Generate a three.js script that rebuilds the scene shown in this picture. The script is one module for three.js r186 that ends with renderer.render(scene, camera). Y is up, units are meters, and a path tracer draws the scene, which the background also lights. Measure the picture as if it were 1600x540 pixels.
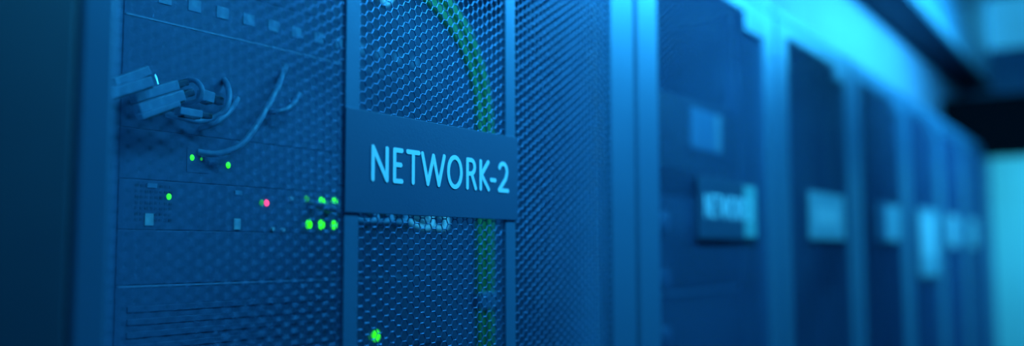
import * as THREE from 'three';
import { RoundedBoxGeometry } from 'three/addons/geometries/RoundedBoxGeometry.js';
import { mergeGeometries } from 'three/addons/utils/BufferGeometryUtils.js';
import { RectAreaLightUniformsLib } from 'three/addons/lights/RectAreaLightUniformsLib.js';

// ---------------------------------------------------------------- camera, lights, exposure
const EYE = 1.62;                                    // height of the lens above the floor; heights below are given from it
const scene = new THREE.Scene();
const camera = new THREE.PerspectiveCamera(20.743, 1600 / 540, 0.05, 60);
{
  const yaw = 0.581387, pitch = 0.081509, roll = -0.002152;
  const F = new THREE.Vector3(Math.cos(yaw) * Math.cos(pitch), Math.sin(pitch), -Math.sin(yaw) * Math.cos(pitch));
  const R = new THREE.Vector3().crossVectors(F, new THREE.Vector3(0, 1, 0)).normalize();
  const U = new THREE.Vector3().crossVectors(R, F);
  const R2 = R.clone().multiplyScalar(Math.cos(roll)).addScaledVector(U, Math.sin(roll));
  const U2 = U.clone().multiplyScalar(Math.cos(roll)).addScaledVector(R, -Math.sin(roll));
  camera.position.set(0, EYE, 0.56);
  camera.quaternion.setFromRotationMatrix(new THREE.Matrix4().makeBasis(R2, U2, F.clone().negate()));
}
camera.focus = 0.912;
camera.userData.fStop = 1.3;
scene.add(camera);
scene.background = new THREE.Color(0x000000);        // a closed room: nothing of the outside is seen

const renderer = new THREE.WebGLRenderer({ antialias: true });
renderer.toneMapping = THREE.LinearToneMapping;
renderer.toneMappingExposure = 1.0;
renderer.shadowMap.enabled = true;
RectAreaLightUniformsLib.init();
const BLUE = new THREE.Color().setRGB(0.03, 0.49, 1.0);      // the blue of the aisle lamps
const CYAN = new THREE.Color().setRGB(0.04, 0.56, 1.0);      // the paler light at the end of the aisle
// each lamp: centre, length and width of its glowing face, the point it faces, strength (the fittings are built below from the same list)
const LAMPS = [
  { name: 'aisle_lamp', at: [1.14, 0.56, 0.27], to: [1.14, 0.0, 0.0], w: 1.34, h: 0.1, power: 30, color: BLUE, glow: 3 },
  { name: 'aisle_lamp', at: [3.4, 0.93, 0.4], to: [3.4, 0.15, -0.1], w: 1.7, h: 0.12, power: 62, color: BLUE, glow: 3 },
  { name: 'door_lamp', at: [5.02, 0.53, 0.35], to: [5.6, -0.5, 0.3], w: 0.9, h: 0.1, power: 24, color: CYAN, glow: 2 },
  { name: 'cabinet_lamp', at: [0.38, 0.0, -0.036], to: [0.45, 0.0, -0.26], w: 0.012, h: 0.84, power: 3.6, color: BLUE, glow: 2 },
  { name: 'cabinet_lamp', at: [1.128, 0.0, -0.036], to: [1.05, 0.0, -0.26], w: 0.012, h: 0.84, power: 2.3, color: BLUE, glow: 2 },
];
for (const L of LAMPS) {
  const a = new THREE.Vector3(L.at[0], EYE + L.at[1], L.at[2]), b = new THREE.Vector3(L.to[0], EYE + L.to[1], L.to[2]);
  const light = new THREE.RectAreaLight(L.color, L.power, L.w, L.h);
  light.position.copy(a); light.lookAt(b); light.name = L.name + '_light';
  L.dir = b.clone().sub(a).normalize(); L.pos = a; L.q = light.quaternion.clone();
  light.position.addScaledVector(L.dir, 0.012);
  scene.add(light);
}
const WINDOW_LIGHT = 2.2;

// ---------------------------------------------------------------- helpers
let seed = 7;
const rnd = () => { seed = (seed * 1664525 + 1013904223) >>> 0; return seed / 4294967296; };
const names = {};
function numbered(n) { const k = names[n] = (names[n] ?? -1) + 1; return k ? n + '_' + String(k).padStart(3, '0') : n; }
function uvMetres(g) {                               // box-projected uv in metres
  g = g.index ? g.toNonIndexed() : g;
  const p = g.attributes.position, n = g.attributes.normal, uv = new Float32Array(p.count * 2);
  for (let i = 0; i < p.count; i++) {
    const ax = Math.abs(n.getX(i)), ay = Math.abs(n.getY(i)), az = Math.abs(n.getZ(i));
    const [u, v] = az >= ax && az >= ay ? [p.getX(i), p.getY(i)] : ax >= ay ? [p.getZ(i), p.getY(i)] : [p.getX(i), p.getZ(i)];
    uv[2 * i] = u; uv[2 * i + 1] = v;
  }
  g.setAttribute('uv', new THREE.BufferAttribute(uv, 2));
  for (const k of Object.keys(g.attributes)) if (!['position', 'normal', 'uv'].includes(k)) g.deleteAttribute(k);
  return g;
}
const merge = (list) => mergeGeometries((Array.isArray(list) ? list : [list]).map(uvMetres));
function mesh(name, geos, mat, parent) {
  const m = new THREE.Mesh(merge(geos), mat);
  m.name = parent ? name : numbered(name); m.castShadow = m.receiveShadow = true;
  (parent || scene).add(m); return m;
}
function shared(name, geo, mat, parent, pos) {
  const m = new THREE.Mesh(geo, mat); m.name = name; m.castShadow = m.receiveShadow = true;
  if (pos) m.position.set(...pos);
  parent.add(m); return m;
}
function thing(name, label, category, pos = [0, 0, 0], group) {
  const o = new THREE.Group(); o.name = numbered(name); o.position.set(...pos); scene.add(o);
  return tag(o, label, category, group);
}
function tag(o, label, category, group) {
  o.userData = { label, category }; if (group) o.userData.group = group; return o;
}
const structure = (o) => { o.userData.kind = 'structure'; return o; };
// box from corner to corner
function bx(x0, x1, y0, y1, z0, z1, r = 0) {
  const w = x1 - x0, h = y1 - y0, d = z1 - z0;
  const g = r ? new RoundedBoxGeometry(w, h, d, 2, r) : new THREE.BoxGeometry(w, h, d);
  return g.translate((x0 + x1) / 2, (y0 + y1) / 2, (z0 + z1) / 2);
}
function tube(pts, r, seg = 40, rad = 10) {
  return new THREE.TubeGeometry(new THREE.CatmullRomCurve3(pts.map((p) => new THREE.Vector3(...p)), false, 'centripetal'), seg, r, rad, false);
}
function bar(a, b, r, rad = 12) {
  const A = new THREE.Vector3(...a), B = new THREE.Vector3(...b), d = B.clone().sub(A);
  const g = new THREE.CylinderGeometry(r, r, d.length(), rad);
  g.applyQuaternion(new THREE.Quaternion().setFromUnitVectors(new THREE.Vector3(0, 1, 0), d.normalize()));
  return g.translate(...A.add(B).multiplyScalar(0.5).toArray());
}
function frameGeo(x0, x1, y0, y1, holes, zFront, depth, bev) {     // a plate with openings and chamfered edges, front face at zFront
  const s = new THREE.Shape([[x0, y0], [x1, y0], [x1, y1], [x0, y1]].map((p) => new THREE.Vector2(...p)));
  for (const [a, b, c, d] of holes) s.holes.push(new THREE.Path([[a, c], [a, d], [b, d], [b, c]].map((p) => new THREE.Vector2(...p))));
  const g = new THREE.ExtrudeGeometry(s, { depth: depth - 2 * bev, bevelEnabled: true, bevelSize: bev, bevelThickness: bev, bevelOffset: -bev, bevelSegments: 2 });
  return g.translate(0, 0, zFront - depth + bev);
}

// ---------------------------------------------------------------- materials
function noiseTexture(size, lo, hi, coarse, fine) {
  const g = new Float32Array(size * size);
  const layer = (n, amp) => {
    const v = Array.from({ length: n * n }, () => rnd());
    for (let y = 0; y < size; y++) for (let x = 0; x < size; x++) {
      const fx = x / size * n, fy = y / size * n, ix = Math.floor(fx), iy = Math.floor(fy);
      let tx = fx - ix, ty = fy - iy; tx = tx * tx * (3 - 2 * tx); ty = ty * ty * (3 - 2 * ty);
      const at = (a, b) => v[(b % n) * n + (a % n)];
      g[y * size + x] += amp * ((at(ix, iy) * (1 - tx) + at(ix + 1, iy) * tx) * (1 - ty) + (at(ix, iy + 1) * (1 - tx) + at(ix + 1, iy + 1) * tx) * ty);
    }
  };
  layer(6, coarse); layer(24, coarse * 0.6); layer(size / 2, fine);
  let a = Infinity, b = -Infinity; for (const q of g) { if (q < a) a = q; if (q > b) b = q; }
  const d = new Uint8Array(size * size * 4);
  for (let i = 0; i < size * size; i++) { const q = 255 * (lo + (hi - lo) * (g[i] - a) / (b - a)); d.set([q, q, q, 255], 4 * i); }
  const t = new THREE.DataTexture(d, size, size); t.wrapS = t.wrapT = THREE.RepeatWrapping; t.magFilter = THREE.LinearFilter; t.minFilter = THREE.LinearMipmapLinearFilter; t.generateMipmaps = true; t.needsUpdate = true;
  return t;
}
const grain = noiseTexture(256, 0, 1, 0.25, 1), cloud = noiseTexture(256, 0.82, 1, 1, 0.25);
const scaled = (t, n) => { const c = t.clone(); c.repeat.set(n, n); c.needsUpdate = true; return c; };
const grain8 = scaled(grain, 8), cloud2 = scaled(cloud, 2), cloud05 = scaled(cloud, 0.7);
const std = (r, g, b, rough, extra = {}) => new THREE.MeshStandardMaterial({ color: new THREE.Color().setRGB(r, g, b), roughness: rough, bumpMap: grain8, bumpScale: 0.00008, roughnessMap: cloud2, ...extra });
const M = {
  paint: std(0.105, 0.207, 0.32, 0.42, { metalness: 0.25 }),
  black: std(0.018, 0.0351, 0.055, 0.5),
  charcoal: std(0.033, 0.0663, 0.1, 0.6),
  signDark: std(0.033, 0.0702, 0.13, 0.5),
  inner: std(0.06, 0.121, 0.215, 0.7),
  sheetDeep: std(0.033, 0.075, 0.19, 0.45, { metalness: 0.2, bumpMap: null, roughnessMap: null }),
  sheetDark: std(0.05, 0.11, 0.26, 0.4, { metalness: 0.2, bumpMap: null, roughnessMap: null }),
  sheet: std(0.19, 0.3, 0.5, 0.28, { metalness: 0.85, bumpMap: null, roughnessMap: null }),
  sign: std(0.042, 0.0936, 0.175, 0.6),
  letter: std(0.9, 1.0, 1.0, 0.7),
  pale: std(0.422, 0.545, 0.586, 0.55),
  white: std(0.78, 0.8, 0.8, 0.5),
  face: std(0.057, 0.117, 0.21, 0.7),
  faceDark: std(0.027, 0.0585, 0.11, 0.6),
  paleGreen: std(0.256, 0.504, 0.48, 0.6),
  strip: std(0.2, 0.32, 0.46, 0.5),
  vent: std(0.036, 0.078, 0.14, 0.6),
  dark: std(0.012, 0.0234, 0.035, 0.5),
  chrome: std(0.8, 0.85, 0.9, 0.18, { metalness: 1, bumpMap: null, roughnessMap: null }),
  cableGrey: std(0.15, 0.29, 0.42, 0.45),
  cableGreen: std(0.07, 0.34, 0.11, 0.5),
  fascia: std(0.4, 0.39, 0.5, 0.6, { map: cloud05 }),
  wall: std(0.24, 0.39, 0.56, 0.8, { map: cloud05 }),
  ceiling: std(0.36, 0.53, 0.7, 0.9),
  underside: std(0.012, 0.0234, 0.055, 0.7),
  beam: std(0.18, 0.296, 0.42, 0.7),
  floor: std(0.096, 0.148, 0.22, 0.35, { map: cloud05 }),
  soffit: new THREE.MeshPhysicalMaterial({ color: new THREE.Color().setRGB(0.004, 0.006, 0.008), roughness: 0.95, specularIntensity: 0.05, bumpMap: grain8, bumpScale: 0.0001 }),
  door: std(0.72, 0.9, 0.78, 0.5),
  ledGreen: new THREE.MeshStandardMaterial({ color: 0x0a3a05, emissive: new THREE.Color().setRGB(0.03, 1.0, 0.0), emissiveIntensity: 2.0, roughness: 0.3 }),
  ledDim: new THREE.MeshStandardMaterial({ color: 0x0a3a15, emissive: new THREE.Color().setRGB(0.02, 0.5, 0.06), emissiveIntensity: 0.8, roughness: 0.3 }),
  ledRed: new THREE.MeshStandardMaterial({ color: 0x3a0510, emissive: new THREE.Color().setRGB(1.0, 0.05, 0.2), emissiveIntensity: 2.6, roughness: 0.3 }),
};
const glowing = (color, k) => new THREE.MeshStandardMaterial({ color: 0xffffff, emissive: color, emissiveIntensity: k, roughness: 0.5 });

// ---------------------------------------------------------------- the room
const CEIL = 1.4, X0 = -1.6, X1 = 5.6, Z0 = -1.25, Z1 = 1.5;
const Y = (h) => EYE + h;
structure(mesh('floor', bx(X0 - 0.1, X1 + 0.1, -0.1, 0, Z0 - 0.1, Z1 + 0.1), M.floor));
structure(mesh('ceiling', bx(X0 - 0.1, X1 + 0.1, Y(CEIL), Y(CEIL) + 0.1, Z0 - 0.1, Z1 + 0.1), M.ceiling));
structure(mesh('wall_left', bx(X0 - 0.1, X1 + 0.1, 0, Y(CEIL), Z0 - 0.1, Z0), M.wall));
structure(mesh('wall_right', bx(X0 - 0.1, X1 + 0.1, 0, Y(CEIL), Z1, Z1 + 0.1), M.wall));
structure(mesh('wall_near', bx(X0 - 0.1, X0, 0, Y(CEIL), Z0, Z1), M.wall));
const DZ0 = -0.066, DZ1 = 0.86, DTOP = 0.55;          // the doorway; the window above it
structure(mesh('wall_far', [
  bx(X1, X1 + 0.1, 0, Y(CEIL), Z0, DZ0 - 0.04), bx(X1, X1 + 0.1, 0, Y(CEIL), DZ1 + 0.04, Z1),
  bx(X1, X1 + 0.1, Y(DTOP) + 0.04, Y(1.05), DZ0 - 0.04, DZ1 + 0.04), bx(X1, X1 + 0.1, Y(1.37), Y(CEIL), DZ0 - 0.04, DZ1 + 0.04)], M.wall));
{
  const d = new THREE.Group(); d.name = 'door_1'; scene.add(d); structure(d);
  mesh('door_leaf', bx(X1 + 0.01, X1 + 0.055, 0.008, Y(DTOP), DZ0, DZ1, 0.003), M.door, d);
  mesh('door_frame', [bx(X1 - 0.01, X1 + 0.1, 0, Y(DTOP) + 0.04, DZ0 - 0.04, DZ0 - 0.003), bx(X1 - 0.01, X1 + 0.1, 0, Y(DTOP) + 0.04, DZ1 + 0.003, DZ1 + 0.04), bx(X1 - 0.01, X1 + 0.1, Y(DTOP) + 0.003, Y(DTOP) + 0.04, DZ0 - 0.003, DZ1 + 0.003)], M.beam, d);
  mesh('door_handle', [bar([X1 + 0.01, 1.02, 0.78], [X1 - 0.045, 1.02, 0.78], 0.01), bar([X1 - 0.045, 1.02, 0.785], [X1 - 0.045, 1.02, 0.66], 0.009)], M.chrome, d);
  const w = new THREE.Group(); w.name = 'window_1'; scene.add(w); structure(w);
  mesh('window_frame', [bx(X1, X1 + 0.1, Y(1.05), Y(1.07), DZ0 - 0.04, DZ1 + 0.04), bx(X1, X1 + 0.1, Y(1.35), Y(1.37), DZ0 - 0.04, DZ1 + 0.04), bx(X1, X1 + 0.1, Y(1.07), Y(1.35), DZ0 - 0.04, DZ0 - 0.02), bx(X1, X1 + 0.1, Y(1.07), Y(1.35), DZ1 + 0.02, DZ1 + 0.04)], M.beam, w);
  mesh('window_pane', bx(X1 + 0.03, X1 + 0.04, Y(1.07), Y(1.35), DZ0 - 0.02, DZ1 + 0.02), glowing(CYAN, 0.38), w);
  const l = new THREE.RectAreaLight(CYAN, WINDOW_LIGHT, DZ1 - DZ0, 0.27);
  l.position.set(X1 + 0.02, Y(1.21), (DZ0 + DZ1) / 2); l.lookAt(0, Y(1.21), (DZ0 + DZ1) / 2); l.name = 'window_light'; scene.add(l);
}
// dark soffit over the door, beam over the cabinet fronts, and the pale blanking panels between cabinet tops and beam
structure(mesh('trim_1', [bx(4.9, 4.93, Y(0.428), Y(0.72), -0.216, Z1, 0.004), bx(4.928, X1, Y(0.69), Y(0.72), -0.216, Z1)], M.soffit));
{
  const b = structure(mesh('trim_2', bx(X0, X1, Y(0.853), Y(CEIL), -0.186, -0.04, 0.004), M.beam));
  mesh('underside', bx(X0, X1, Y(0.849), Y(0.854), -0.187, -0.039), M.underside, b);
  mesh('lip', bx(X0, X1, Y(0.862), Y(0.877), -0.041, -0.03, 0.003), M.pale, b);
  const f = new THREE.Group(); f.name = 'wall_infill'; scene.add(f); structure(f);
  for (let k = 0; k < 11; k++) { const x = -0.87 + 0.6 * k; mesh('panel', bx(x + 0.0015, Math.min(x + 0.5985, X1), Y(0.476), Y(0.853), -0.216, -0.187, 0.002), M.fascia, f); }
}

// ---------------------------------------------------------------- cabinets
const PC = 0.00857, PV = 0.0099, WEB = 0.00118, BEV = 0.00045;      // perforation: column and row pitch, web, rolled edge
function hexSheet(w, h, fine) {
  const pos = [], nor = [], uv = [], idx = [];
  const R = PC / 1.5, ap = PV / 2, prof = fine
    ? [[0, 0, 0, 1], [WEB / 2 - BEV, 0, 0.2, 0.98], [WEB / 2, -BEV, 0.95, 0.3], [WEB / 2, -0.0009, 1, 0]]
    : [[0, 0, 0, 1], [WEB / 2, -0.0002, 0.7, 0.7], [WEB / 2, -0.0009, 1, 0]];
  const nx = Math.ceil(w / PC) + 1, ny = Math.ceil(h / PV) + 1;
  for (let i = 0; i < nx; i++) for (let j = 0; j < ny; j++) {
    const cx = (i + 0.1) * PC, cy = (j + (i & 1 ? 0.5 : 0)) * PV;
    if (cx > w + 0.002) continue;
    for (let s = 0; s < 6; s++) {
      const a0 = s * Math.PI / 3, a1 = a0 + Math.PI / 3, am = a0 + Math.PI / 6, base = pos.length / 3;
      for (const [off, z, ni, nz] of prof) {
        const k = R * (ap - off) / ap;
        pos.push(cx + k * Math.cos(a0), cy + k * Math.sin(a0) * (ap / (R * 0.8660254)), z, cx + k * Math.cos(a1), cy + k * Math.sin(a1) * (ap / (R * 0.8660254)), z);
        for (let q = 0; q < 2; q++) { nor.push(-ni * Math.cos(am), -ni * Math.sin(am), nz); uv.push(cx, cy); }
      }
      for (let r = 0; r + 1 < prof.length; r++) { const b = base + 2 * r; idx.push(b, b + 1, b + 2, b + 1, b + 3, b + 2); }
    }
  }
  const g = new THREE.BufferGeometry();
  g.setAttribute('position', new THREE.Float32BufferAttribute(pos, 3)); g.setAttribute('normal', new THREE.Float32BufferAttribute(nor, 3)); g.setAttribute('uv', new THREE.Float32BufferAttribute(uv, 2)); g.setIndex(idx);
  return g;
}
const TOP = Y(0.474), MESH0 = 0.14, MESH1 = Y(0.421);
function cabinet(name, label, x0, x1, bars, sheets, paint) {
  const w = x1 - x0, c = thing(name, label, 'server rack', [x0, 0, 0], 'cabinets of the row');
  const sL = bars.left, sR = bars.right;              // widths of the door's stiles
  mesh('side_panel', bx(0.001, 0.02, 0.06, TOP - 0.02, -1.0, -0.024, 0.003), paint, c);
  mesh('side_panel', bx(w - 0.02, w - 0.001, 0.06, TOP - 0.02, -1.0, -0.024, 0.003), paint, c);
  mesh('roof', bx(0.001, w - 0.001, TOP - 0.02, TOP, -1.0, -0.005, 0.004), paint, c);
  mesh('plinth', bx(0.005, w - 0.005, 0, 0.06, -0.99, -0.03, 0.004), M.black, c);
  mesh('back_panel', bx(0.02, w - 0.02, 0.06, TOP - 0.02, -1.0, -0.985), paint, c);
  if (!bars.fillers) for (const rx of [w / 2 - 0.262, w / 2 + 0.242]) mesh('mounting_rail', bx(rx, rx + 0.02, 0.06, TOP - 0.02, bars.railZ - 0.03, bars.railZ - 0.004), M.inner, c);
  if (bars.fillers) for (const [a, b] of [[0.021, w / 2 - 0.2415], [w / 2 + 0.2415, w - 0.021]]) mesh('side_filler', bx(a, b, 0.06, TOP - 0.02, bars.railZ - 0.012, bars.railZ - 0.0005, 0.0005), M.inner, c);
  const door = mesh('door', frameGeo(bars.edge ?? 0.005, w - 0.005, 0.065, TOP - 0.024, [[sL, w - sR, MESH0, MESH1]], 0, 0.02, 0.003), paint, c);
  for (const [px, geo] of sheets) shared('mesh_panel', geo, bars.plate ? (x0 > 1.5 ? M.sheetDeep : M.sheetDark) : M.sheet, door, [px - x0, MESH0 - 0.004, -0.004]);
  for (const [a, b] of bars.dividers || []) mesh('divider_bar', bx(a - x0, b - x0, MESH0 - 0.004, MESH1 + 0.004, -0.0075, -0.0025, 0.001), paint, door);
  if (bars.plate) mesh('corner_plate', bx(w - sR - 0.105, w - sR + 0.004, MESH1 - 0.032, MESH1 + 0.004, -0.004, 0.002, 0.0015), paint, door);
  return c;
}
const XS = [1.162, 1.779, 2.369, 2.983, 3.575, 4.172, 4.77];
const fineSheet = hexSheet(0.232, MESH1 - MESH0 + 0.004, true);
const sheetB = hexSheet(0.476, MESH1 - MESH0 + 0.004, false);
const A0 = 0.346, A1 = XS[0];
cabinet('network_cabinet', 'wide cabinet with three mesh door panels between upright bars, network gear inside', A0, A1,
  { fillers: true, edge: 0.001, left: 0.374 - A0, right: A1 - 1.087, dividers: [[0.595, 0.613], [0.844, 0.863]], railZ: -0.2 },
  [[0.369, fineSheet], [0.609, fineSheet], [0.859, fineSheet]], M.paint);
const rackLabels = [
  'rack beside the wide cabinet, its dark lettered sign pale at the right end',
  'mesh-door rack carrying the large pale square sign',
  'mesh-door rack with a sign half dark and half pale',
  'mesh-door rack with a tall pale notice on its door',
  'mesh-door rack just beyond the one with the tall notice',
  'farthest mesh-door rack of the row, nearest the bright door',
];
for (let k = 0; k < 6; k++) {
  const a = XS[k], b = XS[k + 1];
  cabinet('server_rack', rackLabels[k], a, b, { left: 0.073, right: 0.074, plate: true, railZ: -0.055 }, [[a + 0.07, sheetB]], M.paint);
}
{ // the dark neighbour at the left edge: a closed black cabinet
  const x0 = -0.262, x1 = 0.3455, w = x1 - x0;
  const c = thing('closed_cabinet', 'black closed cabinet in shade at the left edge of the row', 'cabinet', [x0, 0, 0]);
  mesh('body', [bx(0.001, w, 0.06, TOP, -1.0, -0.024, 0.004)], M.charcoal, c);
  mesh('plinth', bx(0.005, w - 0.005, 0, 0.06, -0.99, -0.03, 0.004), M.dark, c);
  mesh('door', frameGeo(0.004, w, 0.065, TOP - 0.02, [], 0, 0.02, 0.003), M.charcoal, c);
}

// ---------------------------------------------------------------- signs
function strokes(polys, r, z0, z1) {                  // flat lettering: round-ended strokes, each run a ribbon of its own
  const out = []; let k = 0;
  const ribbon = (p) => {
    const closed = p.length > 3 && Math.hypot(p[0][0] - p.at(-1)[0], p[0][1] - p.at(-1)[1]) < 1e-7, n = p.length, L = [], R = [];
    const dir = (i, j) => { const d = Math.hypot(p[j][0] - p[i][0], p[j][1] - p[i][1]); return [(p[j][0] - p[i][0]) / d, (p[j][1] - p[i][1]) / d]; };
    for (let i = 0; i < n; i++) {
      const u = i ? dir(i - 1, i) : closed ? dir(n - 2, n - 1) : dir(0, 1), v = i < n - 1 ? dir(i, i + 1) : closed ? dir(0, 1) : u;
      let mx = -(u[1] + v[1]), my = u[0] + v[0]; const q = 2 / (mx * mx + my * my) * r; mx *= q; my *= q;
      L.push(new THREE.Vector2(p[i][0] + mx, p[i][1] + my)); R.push(new THREE.Vector2(p[i][0] - mx, p[i][1] - my));
    }
    let s;
    if (closed) { s = new THREE.Shape(R.slice(0, -1)); s.holes.push(new THREE.Path(L.slice(0, -1))); }
    else {
      const cap = (c, from) => Array.from({ length: 7 }, (_, i) => { const a = from - (i + 1) * Math.PI / 8; return new THREE.Vector2(c[0] + r * Math.cos(a), c[1] + r * Math.sin(a)); });
      const e = dir(n - 2, n - 1), f = dir(0, 1), ang = (d) => Math.atan2(d[1], d[0]) + Math.PI / 2;
      s = new THREE.Shape([...L, ...cap(p[n - 1], ang(e)), ...R.reverse(), ...cap(p[0], ang(f) + Math.PI)]);
    }
    const g = new THREE.ExtrudeGeometry(s, { depth: z1 - z0 + k++ * 0.00003, bevelEnabled: false });
    out.push(g.translate(0, 0, z0));
  };
  for (const raw of polys) {                          // a sharp
    const pl = raw.filter((q, i) => !i || Math.hypot(q[0] - raw[i - 1][0], q[1] - raw[i - 1][1]) > 1e-7);
    // corner starts a new run
    let run = [pl[0]];
    for (let i = 1; i < pl.length; i++) {
      run.push(pl[i]);
      if (i < pl.length - 1) {
        const a = [pl[i][0] - pl[i - 1][0], pl[i][1] - pl[i - 1][1]], b = [pl[i + 1][0] - pl[i][0], pl[i + 1][1] - pl[i][1]];
        if ((a[0] * b[0] + a[1] * b[1]) / (Math.hypot(...a) * Math.hypot(...b)) < 0.3) { ribbon(run); run = [pl[i]]; }
      }
    }
    ribbon(run);
  }
  return out;
}
const arc = (cx, cy, rx, ry, a0, a1, n = 14) => Array.from({ length: n + 1 }, (_, i) => { const a = (a0 + (a1 - a0) * i / n) * Math.PI / 180; return [cx + rx * Math.cos(a), cy + ry * Math.sin(a)]; });
const GLYPHS = {                                      // in a unit square
  N: [[[0, 0], [0, 1], [1, 0], [1, 1]]],
  E: [[[1, 1], [0, 1], [0, 0], [1, 0]], [[0, 0.53], [0.85, 0.53]]],
  T: [[[0, 1], [1, 1]], [[0.5, 1], [0.5, 0]]],
  W: [[[0, 1], [0.25, 0], [0.5, 0.97], [0.75, 0], [1, 1]]],
  O: [arc(0.5, 0.5, 0.5, 0.52, 0, 360, 28)],
  R: [[[0, 0], [0, 1], [0.45, 1], ...arc(0.45, 0.755, 0.42, 0.245, 90, -90, 10), [0, 0.51]], [[0.5, 0.51], [1, 0]]],
  K: [[[0, 0], [0, 1]], [[0.95, 1], [0.1, 0.52], [1, 0]]],
  '-': [[[0, 0.36], [1, 0.36]]],
  2: [[...arc(0.46, 0.73, 0.44, 0.29, 155, -20, 14), [0.75, 0.45], [0.02, 0.01], [1, 0.01]]],
  3: [[...arc(0.45, 0.75, 0.42, 0.27, 140, -90, 12), ...arc(0.45, 0.24, 0.5, 0.26, 90, -140, 12)]],
};
function sign(name, label, x0, x1, h0, h1, mat, z = 0.0005) {
  const s = thing(name, label, 'sign', [x0, Y(h0), z], name === 'rack_sign' ? 'signs on the rack doors' : undefined);
  mesh('plate', bx(0, x1 - x0, 0, h1 - h0, 0, 0.0016, 0.0005), mat, s);
  return s;
}
function letter(s, ch, x0, x1, y0, y1, r) {           // in the sign's own axes
  const g = GLYPHS[ch].map((pl) => pl.map(([u, v]) => [x0 + r + u * (x1 - x0 - 2 * r), y0 + r + v * (y1 - y0 - 2 * r)]));
  mesh('letter', strokes(g, r, 0.0015, 0.0021), M.letter, s);
}
const SPANS = [['N', 0.621, 0.644], ['E', 0.650, 0.6645], ['T', 0.6685, 0.689], ['W', 0.690, 0.728], ['O', 0.7305, 0.756], ['R', 0.762, 0.7805], ['K', 0.785, 0.8035], ['-', 0.804, 0.8155], ['2', 0.8185, 0.8395]];
{
  const s = sign('rack_sign', 'large dark blue sign reading NETWORK-2 in pale letters, in sharp focus', 0.594, 0.866, 0.0325, 0.123, M.sign, -0.0026);
  for (const [ch, a, b] of SPANS) letter(s, ch, a * 1.009 - 0.594, b * 1.009 - 0.594, 0.0285, 0.0612, 0.0022);
  const t = sign('rack_sign', 'blurred dark sign with pale lettering and a pale right end', 1.37, 1.645, 0.018, 0.114, M.signDark);
  for (const [ch, a, b] of SPANS) { const q = (v) => 0.026 + (v - 0.621) * 1.0; letter(t, ch === '2' ? '3' : ch, q(a), q(b), 0.032, 0.07, 0.0022); }
  mesh('end_strip', bx(0.205, 0.266, 0.004, 0.092, 0.0011, 0.0018), M.paleGreen, t);
  const u = sign('rack_sign', 'pale square sign on the rack after the one with the dark lettered sign', 1.965, 2.25, 0.022, 0.122, M.pale);
  mesh('print_panel', bx(0.05, 0.235, 0.03, 0.07, 0.0014, 0.002), M.white, u);
  const v = sign('rack_sign', 'smaller sign with dark left half and pale right half', 2.575, 2.86, 0.021, 0.125, M.sign);
  mesh('pale_half', bx(0.13, 0.281, 0.004, 0.1, 0.0011, 0.0018), M.pale, v);
  const n = thing('paper_notice', 'tall narrow pale paper notice on a rack door', 'notice', [3.16, Y(-0.085), 0.001]);
  mesh('sheet', bx(0, 0.32, 0, 0.215, 0, 0.002), M.pale, n);
  mesh('print_panel', bx(0.03, 0.29, 0.06, 0.19, 0.0015, 0.0026), M.white, n);
  sign('rack_sign', 'small pale sign just right of the tall notice', 3.72, 3.95, 0.01, 0.125, M.white);
  sign('rack_sign', 'small pale sign nearest the bright door, last of the row', 4.24, 4.46, 0.008, 0.125, M.white);
}

// ---------------------------------------------------------------- gear in the wide cabinet
const CX = (A0 + A1) / 2, GX0 = CX - 0.241, GX1 = CX + 0.241, GZ = -0.2;
function unit(name, label, category, h0, h1, mat = M.face, depth = 0.45, x0 = GX0, x1 = GX1, z = GZ) {
  const u = thing(name, label, category, [x0, Y(h0), z]);
  mesh('chassis', [bx(0.02, x1 - x0 - 0.02, 0.001, h1 - h0 - 0.001, -depth, -0.003), bx(0, x1 - x0, 0, h1 - h0, -0.004, 0, 0.0008)], mat, u);
  return u;
}
const ledGeo = new THREE.SphereGeometry(0.0026, 14, 8).scale(1, 1.15, 0.5);
const led = (u, x, h, mat, k = 1) => { const m = shared('indicator_light', ledGeo, mat, u, [x - u.position.x, Y(h) - u.position.y, 0.0005]); m.scale.setScalar(k); return m; };
const tagOn = (u, x0, x1, h0, h1, mat = M.pale) => mesh('label_tag', bx(x0 - u.position.x, x1 - u.position.x, Y(h0) - u.position.y, Y(h1) - u.position.y, -0.0005, 0.0012), mat, u);
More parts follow.
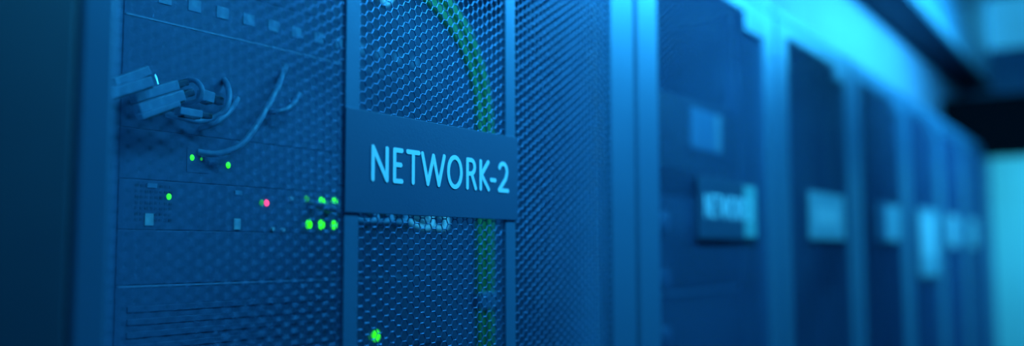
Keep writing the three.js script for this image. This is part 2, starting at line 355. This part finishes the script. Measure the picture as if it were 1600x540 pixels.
{
  // top: a patch panel whose lower edge runs across the top left of the photograph
  const p = unit('patch_unit', 'rack patch panel with a row of pale plugs, above the loose cables', 'patch panel', 0.2155, 0.2628);
  for (let k = 0; k < 12; k++) mesh('port', bx(0.035 + k * 0.034, 0.05 + k * 0.034, 0.018, 0.03, -0.001, 0.001, 0.0004), M.cableGrey, p);
  mesh('edge_strip', bx(0.002, 0.48, 0, 0.0016, -0.002, 0.0005), M.strip, p);
  unit('blank_plate', 'plain rack blanking plate above the patch panel', 'panel', 0.263, 0.45, M.face, 0.02);
  unit('blank_plate', 'plain rack blanking plate behind the loose plugs and cables', 'panel', 0.1122, 0.2153, M.face, 0.02, GX0, GX1, GZ);
  unit('blank_plate', 'plain narrow blanking plate between the switch and the slatted fan unit', 'panel', -0.0308, 0.0193, M.face, 0.02, GX0, GX1, GZ);
  // behind the cables the shelf
  const b = unit('network_appliance', 'flat rack appliance with two small green lights, under the loose cables', 'appliance', 0.0657, 0.112);
  led(b, 0.591, 0.09, M.ledGreen); led(b, 0.602, 0.0895, M.ledDim, 0.6); led(b, 0.635, 0.086, M.ledGreen, 1.05);
  mesh('bezel', bx(0.072, 0.1, 0.01, 0.034, -0.001, 0.0006, 0.0003), M.inner, b);
  const s = unit('network_switch', 'rack network switch with a red light and rows of green lights', 'switch', 0.0195, 0.0655);
  const vg = []; for (let i = 0; i < 8; i++) for (let j = 0; j < 7; j++) vg.push(bx(0.017 + i * 0.0052, 0.0202 + i * 0.0052, 0.008 + j * 0.0052, 0.0104 + j * 0.0052, -0.0015, 0.0004));
  mesh('vent_grille', vg, M.vent, s);
  tagOn(s, 0.5405, 0.5495, 0.0235, 0.0345); tagOn(s, 0.542, 0.5525, 0.0585, 0.0625, M.cableGrey);
  tagOn(s, 0.6435, 0.652, 0.0215, 0.0325); tagOn(s, 0.644, 0.653, 0.0565, 0.061, M.cableGrey);
  led(s, 0.566, 0.051, M.ledGreen); led(s, 0.6795, 0.05, M.ledDim, 1.1); led(s, 0.6865, 0.05, M.ledRed, 1.15);
  led(s, 0.748, 0.029, M.ledGreen, 1.7); led(s, 0.767, 0.029, M.ledGreen, 1.7); led(s, 0.787, 0.029, M.ledGreen, 1.6);
  led(s, 0.744, 0.057, M.ledDim, 1.2); led(s, 0.767, 0.055, M.ledGreen, 1.6); led(s, 0.787, 0.055, M.ledGreen, 1.6);
  for (let k = 0; k < 7; k++) for (const h of [0.012, 0.032]) mesh('port', bx(0.318 + k * 0.02, 0.331 + k * 0.02, h - 0.006, h + 0.005, -0.002, 0.0008), M.dark, s);
  for (const [x, h] of [[0.72, 0.056], [0.695, 0.023], [0.709, 0.022]]) mesh('button', new THREE.CylinderGeometry(0.0022, 0.0022, 0.003, 14).rotateX(Math.PI / 2).translate(x - s.position.x, Y(h) - s.position.y, 0.001), M.pale, s);
  // slatted unit below
  const f = unit('fan_unit', 'rack fan unit with horizontal slats below the switch', 'fan unit', -0.119, -0.031);
  mesh('edge_strip', bx(0.002, 0.48, 0.086, 0.0876, -0.002, 0.0006), M.strip, f);
  for (let k = 0; k < 6; k++) mesh('slat', bx(0.012, 0.3, 0.006 + k * 0.0115, 0.0115 + k * 0.0115, 0, 0.001, 0.0004), M.inner, f);
  led(f, 0.8605, -0.101, M.ledGreen, 2.1); led(f, 0.8525, -0.101, M.ledDim, 1.3);
  unit('blank_plate', 'plain blanking plate low in the wide cabinet', 'panel', -0.6, -0.214, M.face, 0.02);
  unit('rack_server', 'plain rack server under the slatted fan unit', 'server', -0.212, -0.123);
}
// loose plugs lying over one another at the left
const onPlane = (x, h, z = GZ + 0.012) => new THREE.Vector3(x, Y(h), z);
function plug(label, a, b, th, z, boot) {
  const A = onPlane(...a, z), B = onPlane(...b, z + 0.004), d = B.clone().sub(A), L = d.length();
  const o = thing('cable_plug', label, 'plug', A.toArray(), 'loose plugs in the cabinet');
  o.rotation.z = Math.atan2(d.y, d.x);
  mesh('body', bx(0, L, -th / 2, th / 2, -0.005, 0.005, 0.0012), M.cableGrey, o);
  mesh('groove', bx(0.004, L - 0.003, -th / 2 - 0.0012, -th / 2 + 0.0006, -0.004, 0.0052), M.dark, o);
  if (boot) mesh('latch', bx(L - 0.001, L + 0.012, -th * 0.35, th * 0.35, -0.004, 0.0045, 0.0015), boot, o);
  return o;
}
plug('dim upper plug of the leftmost pair of plugs', [0.4960, 0.1476], [0.5306, 0.1645], 0.009, GZ + 0.012);
const gl = plug('pale plug with a bright metal tip, lower of the leftmost pair', [0.4819, 0.1347], [0.5235, 0.1518], 0.0095, GZ + 0.026);
mesh('metal_tip', bar([0.0472, -0.0042, 0.0068], [0.0492, 0.0044, 0.0034], 0.0014), M.chrome, gl);
plug('upper plug of the right-hand pair, with a dark end', [0.5143, 0.1369], [0.5604, 0.1552], 0.0095, GZ + 0.014, M.dark);
plug('lower plug of the right-hand pair, with a dark end', [0.5095, 0.1242], [0.5565, 0.1437], 0.010, GZ + 0.028, M.dark);
plug('thin plug below the right-hand pair of plugs', [0.5082, 0.1170], [0.5472, 0.1344], 0.0055, GZ + 0.034);
plug('short square plug inside the cable loop', [0.5854, 0.1493], [0.5998, 0.1475], 0.011, GZ + 0.016, M.dark);
plug('short flat plug under the cable loop', [0.5504, 0.1282], [0.5751, 0.1275], 0.0075, GZ + 0.03, M.dark);
function cable(name, label, pts, r, mat, group) {
  return tag(mesh(name, tube(pts.map(([x, h, z]) => [x, Y(h), z]), r), mat), label, 'cable', group);
}
cable('patch_cable', 'small pale cable loop to the right of the plugs', [[0.5750, 0.1580, -0.2], [0.5764, 0.1627, -0.185], [0.5783, 0.1576, -0.175], [0.5793, 0.1493, -0.172], [0.5781, 0.1424, -0.176], [0.5754, 0.1402, -0.185], [0.5700, 0.1390, -0.2]], 0.0026, M.cableGrey);
cable('patch_cable', 'pale cable curling up at the right end of the plugs', [[0.6280, 0.1720, -0.2], [0.6195, 0.1637, -0.185], [0.6145, 0.1520, -0.176], [0.6113, 0.1420, -0.174], [0.6072, 0.1336, -0.176], [0.5995, 0.1279, -0.182], [0.5889, 0.1242, -0.186], [0.5724, 0.1258, -0.19], [0.5600, 0.1290, -0.2]], 0.003, M.cableGrey);
cable('patch_cable', 'faint outer cable below the curling one', [[0.6450, 0.1550, -0.2], [0.6239, 0.1416, -0.182], [0.6082, 0.1298, -0.176], [0.5988, 0.1217, -0.18], [0.6000, 0.1200, -0.2]], 0.003, M.cableGrey);
cable('patch_cable', 'long faint cable arcing down to the appliance with two green lights', [[0.7100, 0.2000, -0.2], [0.6842, 0.1686, -0.185], [0.6670, 0.1470, -0.18], [0.6487, 0.1224, -0.178], [0.6309, 0.1032, -0.18], [0.6118, 0.0947, -0.19], [0.5980, 0.0960, -0.2]], 0.0032, M.cableGrey);
cable('patch_cable', 'short cable tip with a highlight, right of the long arcing cable', [[0.7320, 0.1720, -0.2], [0.7087, 0.1571, -0.186], [0.6951, 0.1489, -0.182], [0.6851, 0.1453, -0.186], [0.6900, 0.1470, -0.2]], 0.0026, M.cableGrey);
// pale patch leads hanging from the switch, seen just under the sign
[[0.742, 'far left'], [0.765, 'second from the left'], [0.792, 'middle'], [0.835, 'second from the right'], [0.862, 'far right']].forEach(([x, which], i) => cable('patch_lead',
  'pale patch lead under the NETWORK-2 sign, ' + which + ' of five', [[x + 0.035, 0.045, -0.2], [x + 0.018, 0.044, -0.13], [x + 0.008, 0.036, -0.104], [x, 0.03 - (i > 2 ? 0.006 : 0), -0.1], [x - 0.008, 0.03 - (i > 2 ? 0.004 : 0), -0.11], [x - 0.004, 0.04, -0.14], [x + 0.01, 0.052, -0.2]], 0.0042, i > 2 ? M.white : M.cableGrey, 'pale patch leads under the sign'));
cable('patch_cable', 'pale cable hanging behind the top of the middle mesh panel', [[0.725, 0.33, -0.2], [0.735, 0.3, -0.12], [0.742, 0.275, -0.1], [0.752, 0.262, -0.1], [0.765, 0.272, -0.1], [0.775, 0.3, -0.12], [0.79, 0.335, -0.2]], 0.0055, M.white);
// the green bundle
for (let k = 0; k < 4; k++) {
  const o = k * 0.0098, q = (k % 2) * 0.003, at = (x, h, z, deg) => [x + o * Math.cos(deg * Math.PI / 180), h + o * Math.sin(deg * Math.PI / 180), z - q];
  cable('green_cable', 'green cable behind the middle mesh panel, ' + ['left edge', 'left of centre', 'right of centre', 'right edge'][k] + ' of its bundle',
    [at(0.80, 0.34, -0.18, 60), at(0.84, 0.293, -0.115, 48), at(0.878, 0.256, -0.1, 40), at(0.908, 0.222, -0.1, 26), at(0.925, 0.185, -0.1, 12), at(0.931, 0.14, -0.1, 0), at(0.931, 0.04, -0.1, 0), at(0.931, -0.06, -0.1, 0), at(0.931, -0.13, -0.1, 0), at(0.93, -0.25, -0.11, 0), at(0.92, -0.5, -0.12, 0)], 0.0046, M.cableGreen, 'green cables in one bundle');
}
tag(mesh('cable_strap', bx(0.9258, 0.9655, Y(-0.073), Y(-0.049), -0.109, -0.0948, 0.005), M.paint), 'dull blue strap tied round the green cables', 'strap');

// ---------------------------------------------------------------- gear in the next rack
{
  const a = XS[0] + 0.078, b = XS[1] - 0.08, z = -0.05;
  const rows = ['first', 'second', 'third', 'fourth'];
  for (let k = 0; k < 4; k++) {
    const h = 0.084 - 0.0865 * (k + 1);
    const u = unit('slim_server', 'dark server with a pale knob, ' + rows[k] + ' from the top in the second rack', 'server', h, h + 0.0865, M.faceDark, 0.5, a, b, z);
    u.userData.group = 'servers in the second rack';
    const hx = 1.35 - a;
    mesh('knob', [new THREE.SphereGeometry(0.018, 20, 12).scale(1, 1, 0.4).translate(hx, 0.043, 0.004)], M.inner, u);
    if (k === 1) mesh('edge_strip', bx(0.02, b - a - 0.02, 0.018, 0.024, -0.001, 0.003), M.cableGrey, u);
  }
  const d = unit('display_unit', 'rack unit with a pale square face, above the lettered sign with a pale end', 'display unit', 0.13, 0.25, M.dark, 0.4, a, b, z);
  mesh('pale_face', bx(1.465 - a, 1.6 - a, 0.04, 0.108, -0.001, 0.004, 0.001), M.cableGrey, d);
  mesh('bright_strip', bx(1.572 - a, 1.596 - a, 0.042, 0.106, 0.003, 0.0055), M.pale, d);
}

// a pale notice on the end wall between the last rack and the door
tag(mesh('wall_notice', bx(X1 - 0.004, X1, Y(-0.1), Y(0.16), -0.22, -0.115), M.pale), 'pale notice on the end wall between the last rack and the bright door', 'notice');

// ---------------------------------------------------------------- lamps
LAMPS.forEach((L, i) => {
  const o = thing(L.name, ['long aisle lamp hung above the near racks', 'long aisle lamp hung above the far racks', 'lamp under the dark soffit facing the door', 'thin upright strip lamp inside the wide cabinet, behind its left door edge', 'thin upright strip lamp inside the wide cabinet, behind its right door edge'][i], 'lamp', L.pos.toArray());
  o.quaternion.copy(L.q);
  const pad = Math.min(L.w, L.h) < 0.03 ? 0.003 : 0.01, w = L.w / 2 + pad, h = L.h / 2 + pad;
  // housing behind the face (the light looks along the object's -z)
  mesh('housing', bx(-w, w, -h, h, 0.004, pad < 0.005 ? 0.012 : 0.045, pad < 0.005 ? 0.002 : 0.006), pad < 0.005 ? M.dark : M.white, o);
  mesh('diffuser', bx(-L.w / 2, L.w / 2, -L.h / 2, L.h / 2, -0.003, 0.004), glowing(L.color, L.glow), o);
  if (L.name === 'aisle_lamp') {
    const inv = L.q.clone().invert(), up = new THREE.Vector3(0, 1, 0).applyQuaternion(inv);
    for (const sx of [-0.45, 0.45]) { const p = new THREE.Vector3(sx, 0, 0.04); mesh('suspension_wire', bar(p.toArray(), p.clone().addScaledVector(up, Y(CEIL) - L.pos.y - 0.005).toArray(), 0.002, 8), M.chrome, o); }
  }
});

renderer.render(scene, camera);
